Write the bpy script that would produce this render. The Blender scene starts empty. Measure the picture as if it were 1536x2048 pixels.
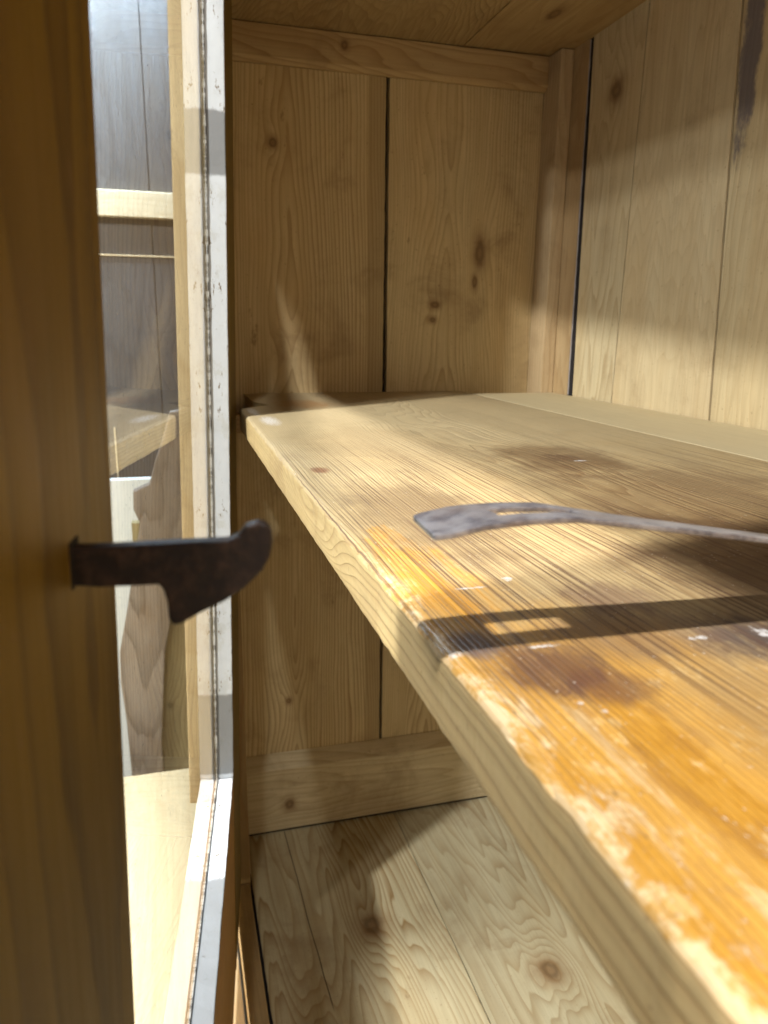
import bpy, bmesh, math, random
from mathutils import Vector, Matrix, noise as mn
random.seed(7)
sc = bpy.context.scene
col = sc.collection

# ------------------------------------------------------------------ camera
F = 1495.86
Cc = Vector((1.01370568, -0.06753792, 0.088))
right = Vector((0.26819927, 0.96329115, 0.01180263))
up = Vector((-0.23467334, 0.05344546, 0.97060394))
fwd = Vector((-0.93434339, 0.26308503, -0.24039278))
cd = bpy.data.cameras.new('camera'); cam = bpy.data.objects.new('camera', cd); col.objects.link(cam)
m = Matrix.Identity(4)
for i in range(3):
    m[i][0], m[i][1], m[i][2], m[i][3] = right[i], up[i], -fwd[i], Cc[i]
cam.matrix_world = m
cd.sensor_fit = 'HORIZONTAL'; cd.sensor_width = 36.0
cd.lens = 36.0 * F / 1536.0
cd.clip_start = 0.01; cd.clip_end = 50
cd.dof.use_dof = True; cd.dof.focus_distance = 0.42; cd.dof.aperture_fstop = 23
sc.camera = cam

# ------------------------------------------------------------------ world, lamps, exposure
w = bpy.data.worlds.new('World'); sc.world = w; w.use_nodes = True
bg = w.node_tree.nodes['Background']
bg.inputs[0].default_value = (0.90, 0.93, 1.0, 1); bg.inputs[1].default_value = 0.30

def lamp(name, loc, target, size, power, color, size_y=None):
    ld = bpy.data.lights.new(name, 'AREA'); ld.shape = 'DISK' if size_y is None else 'RECTANGLE'
    ld.size = size
    if size_y: ld.size_y = size_y
    ld.energy = power; ld.color = color
    o = bpy.data.objects.new(name, ld); col.objects.link(o)
    o.location = loc
    d = Vector(target) - Vector(loc)
    o.rotation_euler = d.to_track_quat('-Z', 'Y').to_euler()
    return o
lamp('spot_lamp', (1.46, -0.280, 1.5), (0.75, 0.05, 0), 0.075, 28, (1.0, 0.965, 0.895))
lamp('ceiling_lamp', (1.185, -1.40, 1.5), (0.3, 0.3, 0), 0.10, 52, (1.0, 0.97, 0.90))
lamp('ceiling_lamp', (0.95, -0.80, 1.53), (0.3, 0.2, -.3), 0.10, 6, (1.0, 0.97, 0.90))
lamp('ceiling_lamp', (1.6, -2.30, 1.44), (0.3, 0.3, 0), 0.14, 16, (1.0, 0.97, 0.92))
lamp('ceiling_lamp', (2.0, -3.0, 1.44), (0.3, 0.3, 0), 0.14, 16, (1.0, 0.96, 0.90))
lamp('wall_glare_fill', (-0.47, -0.20, 0.93), (-0.62, -0.15, 0.62), 0.5, 42, (0.60, 0.79, 1.0), 0.08)  # added unseen cool light, gives the dark boards their bluish glare
bl = lamp('bench_fill', (0.22, -0.42, 0.25), (0.22, -0.40, -.69), 0.20, 7.5, (1.0, 0.97, 0.90)); bl.data.spread = math.radians(95)  # added unseen fill that brightens the bench top

vs = sc.view_settings
vs.view_transform = 'Standard'; vs.look = 'None'; vs.gamma = 1; vs.use_curve_mapping = False
vs.exposure = 0.68

# ------------------------------------------------------------------ node helpers
class E:
    def __init__(s, nt, sock): s.nt = nt; s.s = sock
    def _m(s, op, *a, clamp=False):
        n = s.nt.nodes.new('ShaderNodeMath'); n.operation = op; n.use_clamp = clamp
        for i, x in enumerate((s,) + a):
            if isinstance(x, E): s.nt.links.new(x.s, n.inputs[i])
            else: n.inputs[i].default_value = x
        return E(s.nt, n.outputs[0])
    def __add__(s, o): return s._m('ADD', o)
    __radd__ = __add__
    def __mul__(s, o): return s._m('MULTIPLY', o)
    __rmul__ = __mul__
    def __sub__(s, o): return s._m('SUBTRACT', o)
    def __truediv__(s, o): return s._m('DIVIDE', o)
    def __rsub__(s, o): return (s * -1.0) + o
    def pow(s, o): return s._m('POWER', o)
    def sqrt(s): return s._m('SQRT')
    def fract(s): return s._m('FRACT')
    def exp(s): return s._m('EXPONENT')
    def sin(s): return s._m('SINE')
    def min(s, o): return s._m('MINIMUM', o)
    def max(s, o): return s._m('MAXIMUM', o)
    def clamp(s): return s._m('ADD', 0.0, clamp=True)
    def step(s, a, b):                    # smoothstep a..b  (a may exceed b)
        n = s.nt.nodes.new('ShaderNodeMapRange'); n.interpolation_type = 'SMOOTHSTEP'
        s.nt.links.new(s.s, n.inputs['Value'])
        if a < b:
            n.inputs['From Min'].default_value = a; n.inputs['From Max'].default_value = b
        else:
            n.inputs['From Min'].default_value = b; n.inputs['From Max'].default_value = a
            n.inputs['To Min'].default_value = 1; n.inputs['To Max'].default_value = 0
        return E(s.nt, n.outputs['Result'])

def vec(nt, x, y, z):
    n = nt.nodes.new('ShaderNodeCombineXYZ')
    for i, a in enumerate((x, y, z)):
        if isinstance(a, E): nt.links.new(a.s, n.inputs[i])
        else: n.inputs[i].default_value = a
    return n.outputs[0]
def noise(nt, v, scale=1.0, detail=3.0, rough=0.55, dist=0.0):
    n = nt.nodes.new('ShaderNodeTexNoise'); nt.links.new(v, n.inputs['Vector'])
    n.inputs['Scale'].default_value = scale; n.inputs['Detail'].default_value = detail
    n.inputs['Roughness'].default_value = rough; n.inputs['Distortion'].default_value = dist
    return E(nt, n.outputs['Fac'])
def mixc(nt, f, a, b, mode='MIX'):
    n = nt.nodes.new('ShaderNodeMix'); n.data_type = 'RGBA'; n.blend_type = mode; n.clamp_factor = True
    if isinstance(f, E): nt.links.new(f.s, n.inputs[0])
    else: n.inputs[0].default_value = f
    for i, x in ((6, a), (7, b)):
        if isinstance(x, (tuple, list)): n.inputs[i].default_value = (x[0], x[1], x[2], 1)
        else: nt.links.new(x, n.inputs[i])
    return n.outputs[2]
def newmat(name):
    mt = bpy.data.materials.new(name); mt.use_nodes = True
    nt = mt.node_tree; b = nt.nodes['Principled BSDF']
    g = nt.nodes.new('ShaderNodeNewGeometry'); s = nt.nodes.new('ShaderNodeSeparateXYZ')
    nt.links.new(g.outputs['Position'], s.inputs[0])
    X, Y, Z = (E(nt, s.outputs[i]) for i in range(3))
    return mt, nt, b, X, Y, Z
def bump(nt, b, h, strength=0.3, dist=0.001):
    n = nt.nodes.new('ShaderNodeBump'); n.inputs['Strength'].default_value = strength
    n.inputs['Distance'].default_value = dist
    nt.links.new(h.s, n.inputs['Height']); nt.links.new(n.outputs[0], b.inputs['Normal'])

def wood(name, ua, va, vc=0.0, depth=0.03, slope=0.0, freq=230, light=(.56, .42, .25), dark=(.30, .17, .07),
         knots=(), seed=0.0, ring=0.55, stain=0.35, staincol=(.16, .085, .035), rough=0.6, wob=1.0, relief=0.25,
         fibre=0.35, extra=None, cracks=()):
    """pine board: growth rings cut by the board face, bent round its knots; u runs with the grain, v across"""
    mt, nt, b, X, Y, Z = newmat(name)
    P = {'x': X, 'y': Y, 'z': Z}
    u, v = P[ua], P[va]
    third = [P[k] for k in 'xyz' if k not in (ua, va)][0]
    n1 = noise(nt, vec(nt, u * 1.6, v * 5.0, seed), 1.0, 3)
    n2 = noise(nt, vec(nt, u * 2.4, v * 2.5, seed + 9.1), 1.0, 2)
    n3 = noise(nt, vec(nt, u * 9, v * 30, seed + 4.3), 1.0, 3)
    a = v - vc + (n1 - 0.5) * (0.035 * wob)
    d = u * slope + depth + (n2 - 0.5) * (0.05 * wob) + third * 0.6
    r = (a * a + d * d).sqrt()
    nsp = noise(nt, vec(nt, u * 0.7, v * 26, seed + 5.7), 1.0, 2)
    ph = r * freq + (n3 - 0.5) * 0.7 * wob + (nsp - 0.5) * (7.0 * min(1.0, freq / 300))
    kmask = None; kring = None; halo = None
    for (ku, kv, ra, rb, amp, *sw) in knots:
        du = u - ku; dv = v - kv
        q = (du * du) * (1 / (ra * 3.4) ** 2) + (dv * dv) * (1 / (rb * 2.3) ** 2)
        g = (q * -1.0).exp()
        ph = ph + g * amp
        if sw: continue
        nz = noise(nt, vec(nt, X * 1, Y * 1, Z * 1), 60.0, 3)
        e = ((du * du) * (1 / ra ** 2) + (dv * dv) * (1 / rb ** 2)).sqrt() + (nz - 0.5) * 0.9
        mk = e.step(1.3, 0.6)
        hl = e.step(2.4, 1.0)
        kmask = mk if kmask is None else kmask.max(mk)
        halo = hl if halo is None else halo.max(hl)
        kr = (e * 9.0).sin() * 0.5 + 0.5
        kring = kr if kring is None else kring * (1.0 - mk) + kr * mk
    t = ph.fract()
    line = t.pow(2.6) * t.step(1.0, 0.90)
    amp = noise(nt, vec(nt, u * 1.3, v * 9, seed + 2.2), 1.0, 2).step(0.25, 0.7)
    line = line * (amp * 0.7 + 0.45)
    fib = noise(nt, vec(nt, u * 14, v * 420, third * 420), 1.0, 3, 0.6)
    fib2 = noise(nt, vec(nt, u * 2.5, v * 60, seed + 1), 1.0, 3, 0.6)
    c = mixc(nt, (line * ring * 1.9).clamp(), light, dark)
    c = mixc(nt, (fib.step(0.35, 0.75) * fibre).clamp(), c, tuple(x * .55 for x in light))
    c = mixc(nt, ((fib2 - 0.42) * 1.3).clamp(), c, tuple(x * y for x, y in zip(light, (.72, .66, .58))))
    tint = noise(nt, vec(nt, u * 2.0, v * 6, seed + 6), 1.0, 3)
    c = mixc(nt, tint.step(0.45, 0.8) * 0.5, c, (light[0] * .95, light[1] * .80, light[2] * .62))
    # grime: broad smudges and small specks
    s1 = noise(nt, vec(nt, X * 1.0, Y * 1.0, Z * 1.0), 11.0, 6, 0.66, 0.4)
    s2 = noise(nt, vec(nt, u * 22.0, v * 46.0, seed + 3.3), 1.0, 4, 0.7)
    c = mixc(nt, (s1.step(0.50, 0.78) * stain).clamp(), c, staincol)
    s5 = noise(nt, vec(nt, u * 3.0, v * 9.0, third * 3), 1.0, 5, 0.7)
    c = mixc(nt, (s5.step(0.44, 0.70) * stain * 0.75).clamp(), c, tuple(x * y for x, y in zip(light, (.62, .52, .42))))
    c = mixc(nt, (s5.step(0.46, 0.26) * 0.30).clamp(), c, tuple(min(1, x * y) for x, y in zip(light, (1.14, 1.20, 1.32))))
    c = mixc(nt, (s2.step(0.66, 0.76) * stain * 1.1).clamp(), c, staincol)
    s4 = noise(nt, vec(nt, X * 1.0, Y * 1.0, Z * 1.0), 330.0, 2, 0.6)
    c = mixc(nt, (s4.step(0.66, 0.74) * stain * 1.1).clamp(), c, staincol)
    if kmask is not None:
        c = mixc(nt, halo * 0.40, c, (.25, .15, .07))
        kc = mixc(nt, kring, (.11, .055, .02), (.20, .11, .045))
        c = mixc(nt, kmask * 0.72, c, kc)
    for (c0u, c0v, sl, lo, hi, wd) in cracks:          # hairline split: v = c0v + sl*(u-c0u) between u lo..hi
        dv = (v - (u - c0u) * sl - c0v + (n3 - 0.5) * 0.004)
        ln = (dv * dv).sqrt().step(wd, wd * 0.3) * u.step(lo - .01, lo + .01) * u.step(hi + .01, hi - .01)
        c = mixc(nt, ln * 0.85, c, (.04, .02, .01))
    rr = None
    if extra: c, rr = extra(nt, c, X, Y, Z, line, fib)
    nt.links.new(c, b.inputs['Base Color'])
    if rr is None:
        rr = (fib * 0.25) + (rough - 0.12)
    nt.links.new(rr.s, b.inputs['Roughness'])
    b.inputs['Specular IOR Level'].default_value = 0.35
    h = line * -1.0 + fib * 0.35 + s1 * 0.8
    bump(nt, b, h, relief, 0.0012)
    return mt

# ------------------------------------------------------------------ mesh helpers
def link(name, bm, mats, parent=None):
    me = bpy.data.meshes.new(name); bmesh.ops.recalc_face_normals(bm, faces=bm.faces[:])
    bm.to_mesh(me); bm.free()
    for mt in (mats if isinstance(mats, (list, tuple)) else [mats]): me.materials.append(mt)
    o = bpy.data.objects.new(name, me); col.objects.link(o)
    if parent: o.parent = parent
    return o
def bev(bm, geom_edges, w, seg=2):
    if w > 0: bmesh.ops.bevel(bm, geom=geom_edges, offset=w, segments=seg, affect='EDGES', profile=0.6)
def box(bm, lo, hi, bevel=0.001, mi=0, M=None):
    t = bmesh.new()
    bmesh.ops.create_cube(t, size=1)
    for v in t.verts:
        v.co = Vector([lo[i] + (v.co[i] + .5) * (hi[i] - lo[i]) for i in range(3)])
    bev(t, t.edges[:], bevel)
    for f in t.faces: f.material_index = mi
    if M: bmesh.ops.transform(t, matrix=M, verts=t.verts)
    me = bpy.data.meshes.new('t'); t.to_mesh(me); t.free(); bm.from_mesh(me); bpy.data.meshes.remove(me)
def prism(bm, pts, axis_vec, thick, origin_fn, bevel=0.0, mi=0, seg=2):
    """extrude outline pts (2d -> origin_fn -> Vector) by axis_vec*thick"""
    t = bmesh.new()
    vs_ = [t.verts.new(origin_fn(*p)) for p in pts]
    f = t.faces.new(vs_)
    r = bmesh.ops.extrude_face_region(t, geom=[f])
    nv = [e for e in r['geom'] if isinstance(e, bmesh.types.BMVert)]
    bmesh.ops.translate(t, verts=nv, vec=Vector(axis_vec) * thick)
    bmesh.ops.recalc_face_normals(t, faces=t.faces[:])
    if bevel: bev(t, [e for e in t.edges if e.calc_face_angle(0) > 0.5], bevel, seg)
    for f in t.faces: f.material_index = mi
    me = bpy.data.meshes.new('t'); t.to_mesh(me); t.free(); bm.from_mesh(me); bpy.data.meshes.remove(me)
def plank(bm, lo, hi, ua, va, mi=0, amp=.0005, seed=0, n=110, tilt=0):
    """board whose two long edges are slightly chipped and wavy; ua = grain axis, va = across, lifted face by the third"""
    ta = [k for k in range(3) if k not in (ua, va)][0]
    def jit(a, k):
        q = mn.noise(Vector((a * 9, k * 3.3 + seed, 0))) * .8 + mn.noise(Vector((a * 55, k * 3.3 + seed, 5))) * .5
        c = mn.noise(Vector((a * 130, k * 7.7 + seed, 9)))
        return amp * (q + (2.6 * max(0, c - .28)))
    side1, side2 = [], []
    for i in range(n + 1):
        a = lo[ua] + (hi[ua] - lo[ua]) * i / n
        side1.append((a, lo[va] + max(-.0003, jit(a, 1)))); side2.append((a, hi[va] - max(-.0003, jit(a, 2))))
    pts = side1 + side2[::-1]
    def fn(a, b_):
        v = Vector((0, 0, 0)); v[ua] = a; v[va] = b_; v[ta] = lo[ta]; return v
    ax = Vector((0, 0, 0)); ax[ta] = 1
    prism(bm, pts, ax, hi[ta] - lo[ta], fn, 0, mi)
def empty(name, loc, label, cat, rz=0):
    o = bpy.data.objects.new(name, None); col.objects.link(o); o.location = loc; o.rotation_euler.z = rz
    o.empty_display_size = .05
    o['label'] = label; o['category'] = cat
    return o
def tag(o, label, cat): o['label'] = label; o['category'] = cat; return o
def keep(o, parent):                       # parent without moving (mesh is in world coordinates)
    o.parent = parent
    o.matrix_parent_inverse = parent_matrix(parent).inverted()
    return o
def parent_matrix(p):
    return Matrix.LocRotScale(p.location, p.rotation_euler, p.scale)

# ------------------------------------------------------------------ dimensions
ZC, ZF = 0.4364, -0.6598
YW = 0.4523
XR = 1.70

# ------------------------------------------------------------------ room around
mt, nt, b, X, Y, Z = newmat('room_floor')
n = noise(nt, vec(nt, X, Y, Z), 14, 5)
nt.links.new(mixc(nt, n, (.16, .15, .14), (.25, .24, .22)), b.inputs['Base Color']); b.inputs['Roughness'].default_value = .8
bm = bmesh.new(); box(bm, (-4, -5, -1.14), (4, 3, -1.10), 0)
fl = link('floor', bm, mt); fl['kind'] = 'structure'

# ------------------------------------------------------------------ cabinet
cab = empty('pine_cabinet', (0.85, 0.22, -1.10), 'old stripped pine cupboard seen from inside with its glazed door ajar', 'cupboard')
black, bnt, bb, X, Y, Z = newmat('dark_gap'); bb.inputs['Base Color'].default_value = (.012, .010, .012, 1); bb.inputs['Roughness'].default_value = .9

PL = (.52, .40, .235); PD = (.27, .16, .065)
end1 = wood('pine_end_board', 'z', 'y', vc=0.085, depth=0.012, slope=0.035, freq=210, light=(.64, .52, .305), dark=PD, seed=3.1,
            knots=[(0.3087, 0.0681, .006, .005, 1.2), (0.030, .085, .018, .012, 3.4, 1), (-.478, .0716, .020, .012, 3.6, 1), (-.455, .074, .005, .004, .6)],
            ring=.62, stain=.50, extra=lambda nt, c, X, Y, Z, line, fib: (mixc(nt, Y.step(.1905, .1912) * .45, c, (.26, .175, .075)), None))
end2 = wood('pine_end_board', 'z', 'y', vc=0.30, depth=0.06, slope=0.01, freq=330, light=(.66, .54, .32), dark=PD, seed=8.7,
            knots=[(0.1891, 0.3511, .020, .0085, 2.2), (0.150, .345, .010, .004, 1.0), (.118, .2875, .005, .007, .6), (.098, .285, .004, .005, .5)], ring=.45, stain=.55)
bm = bmesh.new()
plank(bm, (-.014, -.012, ZF - .02), (0, .2140, ZC + .02), 2, 1, 0, .0011, 1)
plank(bm, (-.014, .2190, ZF - .02), (-.0005, .4523, ZC + .02), 2, 1, 1, .0011, 2)
box(bm, (-.024, -.02, ZF - .02), (-.0145, .47, ZC + .02), 0, 2)
keep(link('end_panel', bm, [end1, end2, black]), cab)

def stainx(zc_, xc_, hz, hx, colr, k):
    def f(nt, c, X, Y, Z, line, fib):
        n = noise(nt, vec(nt, X * 1, Y * 1, Z * .5), 70, 5, .7)
        e = (((X - xc_) * (1 / hx)).pow(2.0) if False else ((X - xc_) * (X - xc_)) * (1 / hx ** 2)) + (Z - zc_) * (Z - zc_) * (1 / hz ** 2)
        mk = (e + (n - .5) * 2.6).step(1.2, .3)
        return mixc(nt, mk * k, c, colr), None
    return f
B0 = wood('pine_back_board', 'z', 'x', vc=.06, depth=.05, freq=300, light=(.46, .33, .18), dark=PD, seed=1.4, ring=.3)
B1 = wood('pine_back_board', 'z', 'x', vc=.20, depth=.05, slope=.02, freq=280, light=(.62, .53, .345), dark=PD, seed=2.9, ring=.28,
          knots=[(.360, .150, .012, .014, 1.8), (.375, .212, .004, .006, .8)], stain=.30)
B2 = wood('pine_back_board', 'z', 'x', vc=.30, depth=.06, slope=.015, freq=300, light=(.63, .535, .35), dark=PD, seed=5.5, ring=.22,
          knots=[(.135, .31, .03, .022, .9)] and (), stain=.34)
B3 = wood('pine_back_board', 'z', 'x', vc=.50, depth=.05, slope=-.015, freq=300, light=(.62, .53, .34), dark=PD, seed=7.1, ring=.24,
          stain=.30, extra=stainx(.33, .372, .095, .014, (.12, .11, .14), .85))
B4 = wood('pine_back_board', 'z', 'x', vc=.8, depth=.05, freq=260, light=(.58, .46, .28), dark=PD, seed=9.2, ring=.3)
bm = bmesh.new()
def backboard(x0b, x1b, x0t, x1t, mi, dy=0.0):
    fn = lambda x, z: Vector((x, YW + dy, z))
    l, r_ = [], []
    za, zb = ZF - .02, ZC + .02
    for i in range(121):
        t = i / 120; z = za + (zb - za) * t
        tt = (z - 0) / ZC
        xl = x0b + (x0t - x0b) * tt; xr = x1b + (x1t - x1b) * tt
        w1 = .0007 * mn.noise(Vector((z * 14, x0b * 50, 0))) + .0016 * max(0, mn.noise(Vector((z * 120, x0b * 50, 3))) - .25)
        w2 = .0007 * mn.noise(Vector((z * 14, x1b * 50, 7))) + .0016 * max(0, mn.noise(Vector((z * 120, x1b * 50, 8))) - .25)
        l.append((xl + w1, z)); r_.append((xr - w2, z))
    prism(bm, l + r_[::-1], (0, 1, 0), .0040, fn, 0, mi)
backboard(-.015, .0845, -.015, .0800, 0)
backboard(.0990, .1938, .0900, .2031, 1, .0005)
backboard(.1964, .3726, .2056, .3503, 2)
backboard(.3748, .545, .3525, .560, 3, .0008)
backboard(.5465, .80, .5615, .80, 4)
backboard(.8015, XR, .8015, XR, 4, .0006)
box(bm, (-.02, YW + .0052, ZF - .02), (XR, YW + .022, ZC + .02), 0, 5)
prism(bm, [(.0846, ZF), (.0989, ZF), (.0899, ZC + .01), (.0801, ZC + .01)], (0, 1, 0), .0025, lambda x, z: Vector((x, YW + .002, z)), 0, 5)
keep(link('back_panel', bm, [B0, B1, B2, B3, B4, black]), cab)

# bright splintered lip beside the dark crack
lip = wood('pine_lip', 'z', 'x', light=(.40, .38, .40), seed=4.4, ring=.1)
bm = bmesh.new()
pts = []
for i in range(90):
    z = .001 + (ZC - .002) * i / 89
    pts.append((.0858 - .0040 * z / .43 + .0009 * mn.noise(Vector((z * 60, 0, 0))) + .0007 * mn.noise(Vector((z * 240, 0, 0))), z))
for i in range(89, -1, -1):
    z = .001 + (ZC - .002) * i / 89
    pts.append((.0838 - .0040 * z / .43, z))
prism(bm, pts, (0, 1, 0), .006, lambda x, z: Vector((x, YW + .0012, z)))
keep(link('crack_edge', bm, lip), cab)

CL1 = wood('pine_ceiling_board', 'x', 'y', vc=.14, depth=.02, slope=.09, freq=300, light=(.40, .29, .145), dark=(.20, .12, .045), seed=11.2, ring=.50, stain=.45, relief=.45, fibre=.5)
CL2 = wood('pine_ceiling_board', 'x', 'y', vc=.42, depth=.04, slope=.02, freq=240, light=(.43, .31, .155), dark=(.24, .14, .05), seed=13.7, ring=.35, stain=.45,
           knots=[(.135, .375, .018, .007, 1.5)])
bm = bmesh.new()
plank(bm, (-.02, 0, ZC), (XR, .3117, ZC + .018), 0, 1, 0, .0007, 5, 240)
plank(bm, (-.02, .3133, ZC + .0005), (XR, YW + .01, ZC + .018), 0, 1, 1, .0007, 6, 240)
box(bm, (-.02, 0, ZC + .0185), (XR, YW + .022, ZC + .03), 0, 2)
keep(link('ceiling_panel', bm, [CL1, CL2, black]), cab)

FL1 = wood('pine_floor_board', 'x', 'y', vc=.060, depth=-.004, slope=.030, freq=400, light=(.50, .445, .30), dark=(.27, .17, .07), seed=21.4, ring=.70, stain=.40, wob=.32,
           knots=[(.2348, .1431, .017, .016, 3.2), (.285, .052, .028, .014, 5.0, 1), (.16, .045, .022, .012, 2.5, 1)], cracks=[(.10, .062, .03, .02, .34, .0011)])
FL2 = wood('pine_floor_board', 'x', 'y', vc=.36, depth=.02, slope=-.02, freq=460, light=(.47, .425, .295), dark=(.25, .17, .08), seed=25.9, ring=.50, stain=.40, wob=.22,
           knots=[(.3567, .3316, .015, .0145, 5.0)])
bm = bmesh.new()
plank(bm, (-.01, .0015, ZF - .004), (XR, .2334, ZF), 0, 1, 0, .0006, 7, 240)
plank(bm, (-.01, .2346, ZF - .004), (XR, YW, ZF - .0004), 0, 1, 1, .0006, 8, 240)
box(bm, (-.01, -.0005, ZF - .026), (XR, YW, ZF - .0045), 0, 2)
keep(link('floor_panel', bm, [FL1, FL2, black]), cab)

# battens on the end wall
BT = wood('pine_top_batten', 'y', 'z', vc=.40, depth=.02, slope=.05, freq=260, light=(.50, .37, .20), dark=PD, seed=31.1, ring=.5, stain=.4,
          knots=[(.157, .4215, .005, .006, 1.0)])
BB = wood('pine_bottom_batten', 'y', 'z', vc=-.60, depth=.03, slope=.03, freq=240, light=(.62, .53, .35), dark=PD, seed=33.8, ring=.30, stain=.42,
          knots=[(.069, -.6136, .008, .010, 1.2)])
bm = bmesh.new()
prism(bm, [(-.0, ZC - .001), (.012, ZC - .001), (.012, .4005), (.006, .3945), (0, .3945)], (0, 1, 0), .433, lambda x, z: Vector((x + .0003, .0005, z)), .0008)
keep(link('top_batten', bm, BT), cab)
bm = bmesh.new()
prism(bm, [(0, -.538), (.022, -.5545), (.023, ZF + .004), (0, ZF + .004)], (0, 1, 0), .45, lambda x, z: Vector((x + .0003, .0005, z)), .0015)
box(bm, (.0004, .0006, ZF + .0002), (.0205, .4505, ZF + .0039), 0, 1)
keep(link('bottom_batten', bm, [BB, black]), cab)
PO = wood('pine_corner_post', 'z', 'y', vc=.46, depth=.03, freq=260, light=(.55, .43, .27), dark=PD, seed=35.2, ring=.25)
bm = bmesh.new()
box(bm, (.0004, .4335, ZF + .0005), (.045, YW - .0003, ZC - .0005), .0016)
keep(link('corner_post', bm, PO), cab)
CT = wood('pine_cleat', 'y', 'z', vc=0, light=(.45, .32, .17), seed=37)
bm = bmesh.new()
box(bm, (.0006, .002, -.050), (.020, .43, -.0258), .001)
keep(link('shelf_cleat', bm, CT), cab)
ST = wood('pine_front_stile', 'z', 'x', vc=.05, light=(.32, .22, .10), seed=39)
bm = bmesh.new(); box(bm, (-.02, -.0225, ZF - .03), (.122, -.0005, ZC + .05), .0012)
keep(link('front_stile', bm, ST), cab)
FR = wood('pine_front_rail', 'x', 'y', vc=-.01, depth=.02, light=(.40, .29, .15), dark=(.24, .15, .06), seed=41, ring=.2, stain=.5)
bm = bmesh.new(); box(bm, (.1225, -.0235, ZF - .08), (XR, -.0022, ZF + .003), .0018)
keep(link('front_rail', bm, FR), cab)
OUT = wood('pine_outer', 'x', 'z', light=(.42, .29, .14), seed=43)
bm = bmesh.new(); box(bm, (-.03, -.0, ZC + .0305), (XR, .45, ZC + .085), .002)
keep(link('header_rail', bm, OUT), cab)
bm = bmesh.new(); box(bm, (XR + .001, -.02, ZF - .02), (XR + .02, YW + .02, ZC + .05), .001)
keep(link('side_panel', bm, OUT), cab)
bm = bmesh.new(); box(bm, (-.03, .0, -1.10), (XR + .02, YW + .022, ZF - .0805), .002)
keep(link('plinth', bm, OUT), cab)

# ------------------------------------------------------------------ glazed door, ajar (local frame: x away from hinge, y into the cabinet, z up)
A = math.radians(7.081)
MD = Matrix.Translation((.125, .00226, 0)) @ Matrix.Rotation(-A, 4, 'Z') @ Matrix.Rotation(-math.radians(1.428), 4, 'X')
def dextra(nt, c, X, Y, Z, line, fib): return c, None
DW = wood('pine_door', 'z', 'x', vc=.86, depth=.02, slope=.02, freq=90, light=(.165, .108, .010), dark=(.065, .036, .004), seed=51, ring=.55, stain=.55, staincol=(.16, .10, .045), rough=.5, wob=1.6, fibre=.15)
DS = 0.640; DF = .150; DT = .0225; ZB = -.3935; ZT = ZC + .03
bm = bmesh.new()
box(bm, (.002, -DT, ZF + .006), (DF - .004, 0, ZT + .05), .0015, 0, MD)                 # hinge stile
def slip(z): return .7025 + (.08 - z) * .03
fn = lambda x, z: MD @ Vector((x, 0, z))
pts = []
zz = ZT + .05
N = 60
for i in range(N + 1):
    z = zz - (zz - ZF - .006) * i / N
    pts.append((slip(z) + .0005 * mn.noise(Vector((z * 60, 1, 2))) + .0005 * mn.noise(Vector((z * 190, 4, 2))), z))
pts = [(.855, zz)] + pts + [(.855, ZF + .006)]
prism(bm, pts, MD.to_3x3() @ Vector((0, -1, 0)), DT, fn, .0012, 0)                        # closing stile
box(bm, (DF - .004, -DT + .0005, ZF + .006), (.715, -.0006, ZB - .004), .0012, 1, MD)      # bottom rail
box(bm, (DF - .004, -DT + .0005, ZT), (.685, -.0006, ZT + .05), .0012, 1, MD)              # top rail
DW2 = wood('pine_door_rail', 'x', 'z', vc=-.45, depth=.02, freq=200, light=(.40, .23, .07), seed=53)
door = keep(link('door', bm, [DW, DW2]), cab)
bpy.context.view_layer.update()
# white painted glazing beads
mt, nt, b, X, Y, Z = newmat('white_paint')
n = noise(nt, vec(nt, X, Y, Z), 45, 6, .7); n2 = noise(nt, vec(nt, X * 1, Y * 1, Z * .35), 130, 5, .75)
c = mixc(nt, n.step(.5, .75) * .35, (.46, .49, .535), (.34, .35, .36))
n4 = noise(nt, vec(nt, X, Y, Z * .8), 38, 6, .75)
c = mixc(nt, n4.step(.52, .60) * .55, c, (.38, .39, .39))
n6 = noise(nt, vec(nt, X, Y, Z * .5), 300, 4, .7)
c = mixc(nt, n2.step(.60, .635), c, (.16, .13, .10))
c = mixc(nt, n6.step(.70, .73) * .7, c, (.16, .14, .12))
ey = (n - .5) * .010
shadow_bands = ((Z + ey).step(.217, .221) * (Z + ey).step(.273, .270)).max((Z + ey).step(-.389, -.386) * (Z + ey).step(-.291, -.295) * X.step(.29, .285)).max((X + ey).step(.422, .428) * Z.step(-.36, -.37))  # grey bands painted into the bead colour in place of cast shadows
c = mixc(nt, shadow_bands * .92, c, (.15, .155, .165))
nt.links.new(c, b.inputs['Base Color']); b.inputs['Roughness'].default_value = .45
bump(nt, b, n + n2.step(.655, .70) * -1.0, .5, .001)
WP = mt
G = .0184
def bead(lo, hi):
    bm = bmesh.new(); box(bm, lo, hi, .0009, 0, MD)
    for e in range(1): bmesh.ops.subdivide_edges(bm, edges=[e for e in bm.edges if e.calc_length() > .1], cuts=60)
    for v in bm.verts:
        q = v.co * 55
        v.co += Vector((mn.noise(q), mn.noise(q + Vector((7, 0, 0))), mn.noise(q + Vector((0, 9, 0))))) * .0006
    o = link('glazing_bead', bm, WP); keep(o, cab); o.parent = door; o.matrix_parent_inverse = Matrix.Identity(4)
    return o
def sub(o):
    o.parent = door; o.matrix_parent_inverse = (parent_matrix(cab) @ door.matrix_parent_inverse).inverted(); return o
om = wood('pine_moulding', 'z', 'x', vc=.2, depth=.02, light=(.60, .48, .28), dark=(.4, .28, .13), seed=57, ring=.3, stain=.1)
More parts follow.
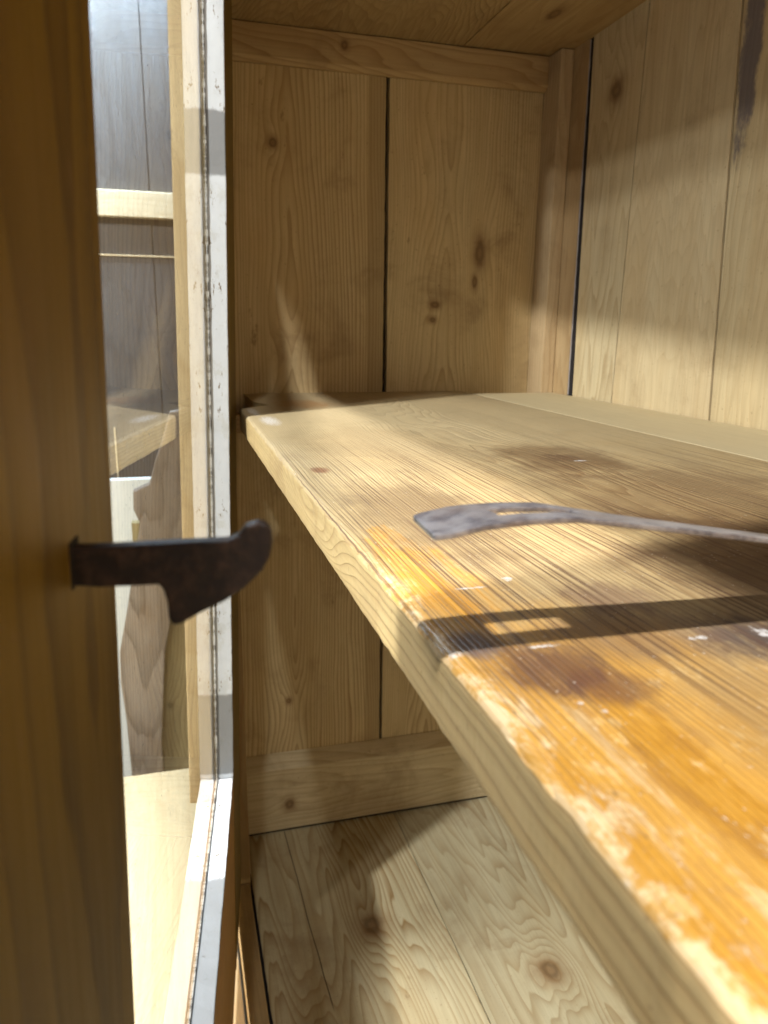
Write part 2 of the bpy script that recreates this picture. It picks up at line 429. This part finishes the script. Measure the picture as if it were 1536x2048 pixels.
bm = bmesh.new(); box(bm, (DF - .03, -.048, ZB - .03), (DF - .001, -DT - .0003, ZT + .03), .002, 0, MD)
OM = bm
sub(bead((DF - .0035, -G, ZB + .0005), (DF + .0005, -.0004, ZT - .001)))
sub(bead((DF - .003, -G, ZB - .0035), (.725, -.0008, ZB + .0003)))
sub(link('outer_moulding', OM, om))
# dark line of old putty where bead meets glass
mt, nt, b, X, Y, Z = newmat('old_putty')
n = noise(nt, vec(nt, X, Y, Z), 160, 4, .7)
nt.links.new(mixc(nt, n.step(.4, .6), (.05, .045, .04), (.30, .30, .29)), b.inputs['Base Color']); b.inputs['Roughness'].default_value = .8
bm = bmesh.new(); box(bm, (DF, -G + .0002, ZB + .001), (DF + .0022, -G + .0016, ZT - .001), .0003, 0, MD)
box(bm, (DF + .0022, -G + .0002, ZB + .0005), (.72, -G + .0014, ZB + .0022), .0003, 0, MD)
sub(link('putty_line', bm, mt))
# glass
gm = bpy.data.materials.new('window_glass'); gm.use_nodes = True; nt = gm.node_tree; nt.nodes.clear()
o_ = nt.nodes.new('ShaderNodeOutputMaterial'); mx = nt.nodes.new('ShaderNodeMixShader')
tr = nt.nodes.new('ShaderNodeBsdfTransparent'); gl = nt.nodes.new('ShaderNodeBsdfGlossy'); gl.inputs['Roughness'].default_value = .012
tr.inputs[0].default_value = (.93, .95, .94, 1)
fr = nt.nodes.new('ShaderNodeFresnel'); fr.inputs[0].default_value = 1.52
f2 = E(nt, fr.outputs[0]); tot = (f2 * 2.0) / (f2 + 1.0)
nt.links.new(tot.s, mx.inputs[0]); nt.links.new(tr.outputs[0], mx.inputs[1]); nt.links.new(gl.outputs[0], mx.inputs[2])
# film of dust on the pane
df = nt.nodes.new('ShaderNodeBsdfDiffuse'); df.inputs[0].default_value = (.55, .58, .62, 1)
g = nt.nodes.new('ShaderNodeNewGeometry')
dn = noise(nt, g.outputs['Position'], 30, 6, .7); dn2 = noise(nt, g.outputs['Position'], 420, 2, .5)
dm = nt.nodes.new('ShaderNodeMixShader')
dfac = (dn.step(.35, .8) * .10 + dn2.step(.64, .72) * .25 + .035)
nt.links.new(dfac.s, dm.inputs[0]); nt.links.new(mx.outputs[0], dm.inputs[1]); nt.links.new(df.outputs[0], dm.inputs[2])
nt.links.new(dm.outputs[0], o_.inputs[0])
bm = bmesh.new()
v4 = [bm.verts.new(MD @ Vector(p)) for p in ((DF - .004, -G, ZB - .004), (.76, -G, ZB - .004), (.76, -G, ZT + .004), (DF - .004, -G, ZT + .004))]
bm.faces.new(v4)
sub(link('glass_pane', bm, gm))

# iron hook catch on the closing stile
mt, nt, b, X, Y, Z = newmat('black_iron')
n = noise(nt, vec(nt, X, Y, Z), 260, 5, .7); n2 = noise(nt, vec(nt, X, Y, Z), 70, 3)
nt.links.new(mixc(nt, n.step(.4, .7), (.010, .005, .004), (.045, .024, .018)), b.inputs['Base Color'])
b.inputs['Specular IOR Level'].default_value = .42; nt.links.new((n * .3 + .35).s, b.inputs['Roughness']); bump(nt, b, n + n2, .5, .0006)
HK = [(-.006, .0455), (0.0077, 0.0458), (0.0148, 0.0462), (0.0225, 0.0466), (0.0298, 0.0469), (0.0321, 0.0479), (0.0333, 0.0498), (0.0358, 0.0506), (.0376, .0502),
      (0.0387, 0.0488), (0.0389, 0.0465), (0.0384, 0.0437), (0.0368, 0.0405), (0.0332, 0.0368), (0.0292, 0.0341), (0.0241, 0.0315), (0.0206, 0.0294), (.0194, .0290), (0.0186, 0.0292),
      (0.018, 0.0306), (0.0178, 0.0338), (0.0172, 0.0365), (0.0163, 0.0378), (0.0126, 0.0376), (0.0049, 0.0374), (-.006, 0.0383)]
bm = bmesh.new()
prism(bm, HK, MD.to_3x3() @ Vector((-1, 0, 0)), .0038, lambda y, z: MD @ Vector((.7440, y, z)), .0007, 0, 3)
sub(link('hook_catch', bm, mt))

bm = bmesh.new(); box(bm, (.7385, -.003, .0372), (.7452, .0003, .0468), .0003, 0, MD)
sub(link('catch_slot', bm, black))
# ------------------------------------------------------------------ shelf
shelf = empty('pine_shelf', (0.8, 0.2, -.025), 'worn pine shelf board with orange varnish along its front edge, crossing the open cupboard', 'shelf')
def shelf_extra(nt, c, X, Y, Z, line, fib):
    n = noise(nt, vec(nt, X, Y * 1, Z), 24, 6, .62, .3); m_ = noise(nt, vec(nt, X * 1, Y * 1.8, Z), 60, 5, .7)
    st = noise(nt, vec(nt, X * 14, Y * 95, 0), 1.0, 6, .68, .4); st2 = noise(nt, vec(nt, X * 26, Y * 210, 3), 1.0, 5, .7)
    bn = noise(nt, vec(nt, X * .7, Y * 1.7, Z), 75, 7, .75, .5)
    top = Z.step(-.004, -.001)
    grey = ((X * 1.0) + (n - .5) * .35).step(.80, .35)
    c = mixc(nt, grey * .50, c, (.46, .40, .27))
    # honey varnish left on the near half, thinning out along the grain
    orange = (Y * -1.0 + (n - .5) * .10 + (st - .5) * .10 + (X - .80) * .60).step(-.075, .015) * X.step(.50, .70)
    c = mixc(nt, orange * top * (X.step(.60, .84) * .50 + .45), c, (.60, .325, .062))
    c = mixc(nt, st2.step(.46, .66) * orange * top * .45, c, (.40, .20, .04))
    amber = (((Y - .031) * (Y - .031)) * (-1 / .009 ** 2)).exp() * (X + (bn - .5) * .10).step(.845, .880) + (((Y - .006) * (Y - .006)) * (-1 / .004 ** 2)).exp() * X.step(.87, .90)
    amber = (amber + (st - .5) * 1.3 + (bn - .5) * .8).step(.42, .62)
    c = mixc(nt, amber * top * (X + (bn - .5) * .12).step(.83, .87) * (bn.step(.38, .58) * .45 + .35), c, (.46, .215, .015))
    am2 = (((Y - .018) * (Y - .018)) * (-1 / .020 ** 2)).exp() * (X + (bn - .5) * .10 + Y * .8).step(.67, .74) * X.step(.86, .80)
    am2 = (am2 + (st - .5) * 1.8).step(.62, .80)
    c = mixc(nt, am2 * top * (bn.step(.38, .58) * .45 + .2), c, (.58, .27, .02))
    mot = bn.step(.48, .60) * (X + (n - .5) * .1).step(.80, .86) * (Y * -1.0 + (n - .5) * .06).step(-.075, -.02)
    c = mixc(nt, mot * top * .55, c, (.36, .19, .06))
    mot2 = m_.step(.56, .64) * X.step(.82, .87)
    c = mixc(nt, mot2 * top * .45, c, (.80, .60, .30))
    scr = (Y * -1.0 + .006 + (bn - .5) * .05 + (st - .5) * .03).step(-.003, .006)
    c = mixc(nt, scr * top * X.step(.70, .80) * .75 * bn.step(.42, .56), c, (.86, .70, .44))
    scr2 = (((Y - .019) * (Y - .019)) * (-1 / .006 ** 2)).exp() * X.step(.85, .87) + (bn - .5) * 1.6
    c = mixc(nt, scr2.step(.85, 1.1) * top * .6, c, (.80, .58, .30))
    def blob(x, y, rx, ry, colr, k, c, nn=bn, am=4.0):
        e = (X - x) * (X - x) * (1 / rx ** 2) + (Y - y) * (Y - y) * (1 / ry ** 2) + (nn - .5) * am
        return mixc(nt, e.step(1.5, .1) * k * top, c, colr)
    c = blob(.849, .026, .016, .016, (.12, .055, .035), .85, c)
    c = blob(.862, .036, .010, .012, (.14, .065, .04), .75, c)
    c = blob(.846, .096, .018, .020, (.07, .055, .06), .9, c)
    c = blob(.835, .060, .020, .030, (.20, .12, .07), .6, c)
    c = blob(.90, .075, .05, .025, (.36, .22, .08), .6, c, n, 3.0)
    c = blob(.805, .072, .016, .016, (.16, .095, .07), .6, c)
    c = blob(.546, .196, .017, .014, (.07, .045, .05), .95, c)
    c = blob(.545, .19, .07, .04, (.17, .105, .05), .75, c, n, 3.0)
    c = blob(.70, .20, .14, .08, (.19, .115, .055), .6, c, n, 3.0)
    c = blob(.80, .17, .10, .07, (.11, .06, .03), .8, c, n, 3.0)
    c = blob(.557, .019, .011, .006, (.20, .08, .035), .8, c, m_, 1.6)
    c = blob(.68, .045, .08, .035, (.17, .11, .055), .7, c, n, 3.0)
    c = blob(.46, .08, .14, .06, (.27, .20, .11), .5, c, n, 3.0)
    c = blob(.15, .08, .05, .03, (.42, .22, .08), .6, c)
    c = blob(.829, .012, .010, .008, (.10, .09, .11), .8, c, m_, 2)
    # dirt lying in the open grain
    gl_ = noise(nt, vec(nt, X * 3, Y * 760, 0), 1.0, 2, .5)
    gl2 = noise(nt, vec(nt, X * 8, Y * 30, 4), 1.0, 3, .6)
    c = mixc(nt, gl_.step(.53, .60) * gl2.step(.30, .5) * top * X.step(.35, .70) * X.step(.93, .84) * (1.0 - orange * .35) * .80, c, (.10, .05, .03))
    for (x, y, rx, ry) in ((.7787, .0453, .0024, .0022), (.7845, .030, .0010, .007), (.841, .078, .0016, .003), (.843, .1, .005, .003),
                           (.8355, .030, .0010, .006), (.868, .0235, .0008, .0008), (.873, .027, .0010, .0008), (.560, .2, .003, .005), (.834, .004, .0024, .003), (.22, .012, .04, .006), (.30, .02, .04, .010)):
        e = (X - x) * (X - x) * (1 / rx ** 2) + (Y - y) * (Y - y) * (1 / ry ** 2) + (noise(nt, vec(nt, X, Y, Z), 420, 5, .75) - .5) * 6.0
        c = mixc(nt, e.step(1.0, -.2) * .75, c, (.72, .72, .74))
    sp = noise(nt, vec(nt, X, Y, Z), 600, 2, .5)
    c = mixc(nt, sp.step(.68, .74) * top * .5, c, (.75, .70, .62))
    sp2 = noise(nt, vec(nt, X + 4.0, Y * 1.6, Z), 240, 3, .6)
    c = mixc(nt, sp2.step(.66, .72) * top * .6, c, (.14, .08, .04))
    rr = (1.0 - orange * .42) * .62 + (m_ - .5) * .25
    return c, rr
SF = wood('worn_shelf', 'x', 'y', vc=.16, depth=.10, slope=.01, freq=620, light=(.53, .405, .215), dark=(.22, .12, .05), seed=61, ring=.60, stain=.45,
          relief=.55, fibre=.45, wob=.7, extra=shelf_extra)
def rear_extra(nt, c, X, Y, Z, line, fib):
    return mixc(nt, .5, c, (.50, .44, .29)), None
SR = wood('shelf_rear', 'x', 'y', vc=.45, depth=.06, freq=300, light=(.54, .45, .28), dark=(.34, .24, .12), seed=67, ring=.25, stain=.25, extra=rear_extra)
def shelf_face(nt, c, X, Y, Z, line, fib):
    return c, None
SE = wood('shelf_edge', 'x', 'z', vc=-.05, depth=.006, slope=.012, freq=260, light=(.50, .39, .20), dark=(.26, .17, .07), seed=71, ring=.6, stain=.4, relief=.5, wob=.6,
          knots=[(.600, -.012, .016, .006, 5.0, 1), (.665, -.015, .014, .006, 4.0, 1)])
bm = bmesh.new()
YJ = .3285
outline = [(XR - .002, 0), (XR - .002, YJ), (.001, YJ), (.001, .023), (.105, .0225), (.155, .036), (.1905, 0.001)]
t = bmesh.new()
vs_ = [t.verts.new(Vector((x, y, 0))) for x, y in outline]
f = t.faces.new(vs_)
r = bmesh.ops.extrude_face_region(t, geom=[f])
bmesh.ops.translate(t, verts=[e for e in r['geom'] if isinstance(e, bmesh.types.BMVert)], vec=(0, 0, -.025))
bmesh.ops.recalc_face_normals(t, faces=t.faces[:])
fe = [e for e in t.edges if abs(e.verts[0].co.y) < .002 and abs(e.verts[1].co.y) < .002 and abs(e.verts[0].co.x - e.verts[1].co.x) > .5]
bmesh.ops.subdivide_edges(t, edges=fe, cuts=500)
fe = [e for e in t.edges if abs(e.verts[0].co.y) < .0021 and abs(e.verts[1].co.y) < .0021 and abs(e.verts[0].co.z - e.verts[1].co.z) < .001 and e.verts[0].co.x > .18]
bmesh.ops.bevel(t, geom=fe, offset=.0036, segments=4, affect='EDGES', profile=.5)
for v in t.verts:
    if v.co.y < .004 and v.co.x > .18:
        p = v.co
        k = 1.0 if p.z > -.01 else .35
        v.co.y += k * (.0005 * mn.noise(Vector((p.x * 25, 0, 0))) + .0007 * mn.noise(Vector((p.x * 120, p.z * 90, 3))))
        v.co.z += (.0005 * mn.noise(Vector((p.x * 40, 5, 0))) + .0005 * mn.noise(Vector((p.x * 160, 5, 4)))) * (1 if p.y < .002 else .4)
for f in t.faces:
    f.material_index = 1 if f.normal.y < -.93 else 0
for f in t.faces: f.smooth = False
me = bpy.data.meshes.new('t'); t.to_mesh(me); t.free(); bm.from_mesh(me); bpy.data.meshes.remove(me)
keep(link('front_board', bm, [SF, SE]), shelf)
bm = bmesh.new(); box(bm, (.046, YJ + .0012, -.0235), (XR - .002, YW - .001, .0003), .0012)
keep(link('rear_board', bm, [SR]), shelf)

# ------------------------------------------------------------------ bent steel strap with a slot, fixed at its far end
mt, nt, b, X, Y, Z = newmat('dull_steel')
n = noise(nt, vec(nt, X * 1, Y * .6, Z), 190, 6, .72); n2 = noise(nt, vec(nt, X, Y, Z), 45, 3)
c = mixc(nt, n.step(.35, .7), (.38, .38, .42), (.12, .115, .14)); c = mixc(nt, n2.step(.5, .7) * .5, c, (.20, .14, .11))
nt.links.new(c, b.inputs['Base Color']); b.inputs['Metallic'].default_value = .35
nt.links.new((n * .3 + .28).s, b.inputs['Roughness']); bump(nt, b, n, .45, .0006)
prof = [(-.0065, .0372), (.005, .0392), (.018, .0396), (.030, .0392), (.040, .0375), (.055, .0348), (.112, .0250), (.18, .0125), (.225, .0036), (.245, .0008), (.265, .0006), (.34, .0006)]
def pz(y):
    for (a0, b0), (a1, b1) in zip(prof, prof[1:]):
        if y <= a1: return b0 + (b1 - b0) * (y - a0) / (a1 - a0)
    return prof[-1][1]
XS0, XS1 = .825, .845
TH = .0016
t = bmesh.new()
ys = [-.0065, -.004, .004, .009, .012, .0145, .018, .022, .026, .030, .034, .037, .040, .044, .055, .07, .09, .112, .14, .17, .20, .225, .235, .245, .265, .30, .34]
us = [0, .004, .0064, .0132, .0156, .020]
ctr_w = .020
top = {}
def clipx(u, y):      # clipped near corner and rounded far corner at the tip
    return u
for i, y in enumerate(ys):
    for j, u in enumerate(us):
        tip = max(0.0, (.004 - y) / .0105)
        uu = .0 + u * (1 - .0 * tip)
        if i == 0: uu = .0008 + u * .93
        tilt = (min(.0026, .0008 + max(0, y) * .03) * (u / .02 - .5)) * (1 if y < .12 else max(0, 1 - (y - .12) / .1))
        uu *= 1.24 - .17 * min(1, max(0, (y - .04) / .07))
        x = XS0 + uu; z = pz(y) + tilt + .0012 * 0
        top[i, j] = t.verts.new((x, y - (.002 * (u / .02) if i == 0 else 0), z + TH))
for i in range(len(ys) - 1):
    for j in range(len(us) - 1):
        slot = j == 2 and 4 <= i <= 10
        if slot: continue
        t.faces.new((top[i, j], top[i + 1, j], top[i + 1, j + 1], top[i, j + 1]))
bmesh.ops.recalc_face_normals(t, faces=t.faces[:])
r = bmesh.ops.extrude_face_region(t, geom=t.faces[:])
bmesh.ops.translate(t, verts=[e for e in r['geom'] if isinstance(e, bmesh.types.BMVert)], vec=(0, 0, -TH))
bmesh.ops.recalc_face_normals(t, faces=t.faces[:])
bev(t, [e for e in t.edges if e.calc_face_angle(0) > .9], .0004, 2)
strap = link('steel_strap', t, mt)
tag(strap, 'bent flat grey steel strap with a long slot, raised over the shelf', 'metal strap')

# ------------------------------------------------------------------ beyond the glass
dk = wood('dark_board', 'z', 'y', vc=-.2, depth=.05, freq=150, light=(.098, .094, .092), dark=(.055, .050, .048), seed=81, ring=.4, stain=.1, rough=.42)
cr = wood('pale_rail', 'y', 'z', vc=.42, light=(.72, .60, .40), dark=(.5, .36, .2), seed=83, ring=.2, stain=.08)
cup = empty('dark_cupboard', (-.65, -.4, -1.10), 'dark brown boarded cupboard with a pale rail, seen through the glass', 'cupboard')
bm = bmesh.new()
for k in range(9):
    box(bm, (-.64, -1.0 + k * .13, -1.09), (-.62, -.8715 + k * .13, 1.3), .001)
box(bm, (-.66, -1.0, -1.1), (-.6405, .17, 1.3), 0)
keep(link('panel', bm, dk), cup)
bm = bmesh.new(); box(bm, (-.6195, -1.0, .2875), (-.600, .17, .336), .002)
keep(link('rail', bm, cr), cup)

pw = wood('pale_worktop', 'x', 'y', vc=-.3, depth=.03, slope=.02, freq=180, light=(.72, .60, .38), dark=(.52, .38, .2), seed=87, ring=.3, stain=.06)
bench = empty('pine_bench', (.4, -.45, -1.10), 'pale pine bench under the glazed door, outside the cupboard', 'bench')
bm = bmesh.new()
for k in range(4): box(bm, (-.235, -.8255 + k * .2, -.715), (1.6, -.6263 + k * .2, -.690), .001)
keep(link('bench_top', bm, pw), bench)
for x in (-.22, 1.5):
    for y in (-.80, -.10):
        bm = bmesh.new(); box(bm, (x, y, -1.10), (x + .05, y + .05, -.7155), .002)
        keep(link('leg', bm, pw), bench)

tm = wood('weathered_timber', 'z', 'y', vc=-.15, depth=.02, slope=.05, freq=110, light=(.26, .22, .185), dark=(.12, .10, .085), seed=91, ring=.9, stain=.4, relief=1.0, wob=1.8)
bm = bmesh.new()
pl = [(-.19, -1.095), (-.13, -1.095), (-.125, -.70), (-.1087, -.5156), (-.085, -.41), (-.02, -.25), (-.02, -.055), (-.075, -.062), (-.09, -.11), (-.105, -.15), (-.117, -.19), (-.146, -.202), (-.1475, -.235), (-.138, -.262), (-.1465, -.31), (-.1575, -.361), (-.172, -.43), (-.189, -.507), (-.192, -.57), (-.187, -.65), (-.185, -.767)]
prism(bm, pl, (1, 0, 0), .022, lambda y, z: Vector((-.382, y, z)), .003)
tag(link('weathered_plank', bm, tm), 'rough grey brown weathered plank leaning behind the glass', 'plank')
mt, nt, b, X, Y, Z = newmat('white_board')
n = noise(nt, vec(nt, X, Y, Z), 12, 4)
nt.links.new(mixc(nt, n, (.74, .78, .74), (.80, .82, .80)), b.inputs['Base Color']); b.inputs['Roughness'].default_value = .5
bm = bmesh.new(); box(bm, (-.52, -.62, -1.10), (-.50, -.10, -.207), .002)
tag(link('white_panel', bm, mt), 'white painted panel standing behind the weathered plank', 'panel')
oc = wood('ochre_board', 'z', 'y', vc=-.05, depth=.02, slope=.03, freq=160, light=(.34, .28, .14), dark=(.18, .13, .06), seed=95, ring=.3, stain=.4)
bm = bmesh.new(); box(bm, (-.420, -.155, -1.095), (-.400, .08, -.27), .002)
tag(link('ochre_board', bm, oc), 'dull ochre board standing just behind the weathered plank', 'board')
bm = bmesh.new(); box(bm, (-.6195, -1.0, .2165), (-.6165, .17, .2200), .0004)
keep(link('trim_line', bm, cr), cup)
bm = bmesh.new()
box(bm, (-.6195, -.1895, -.2375), (-.6165, -.1865, -.120), .0004); box(bm, (-.6195, -.1864, -.2375), (-.6165, -.04, -.2345), .0004)
keep(link('trim_line', bm, cr), cup)
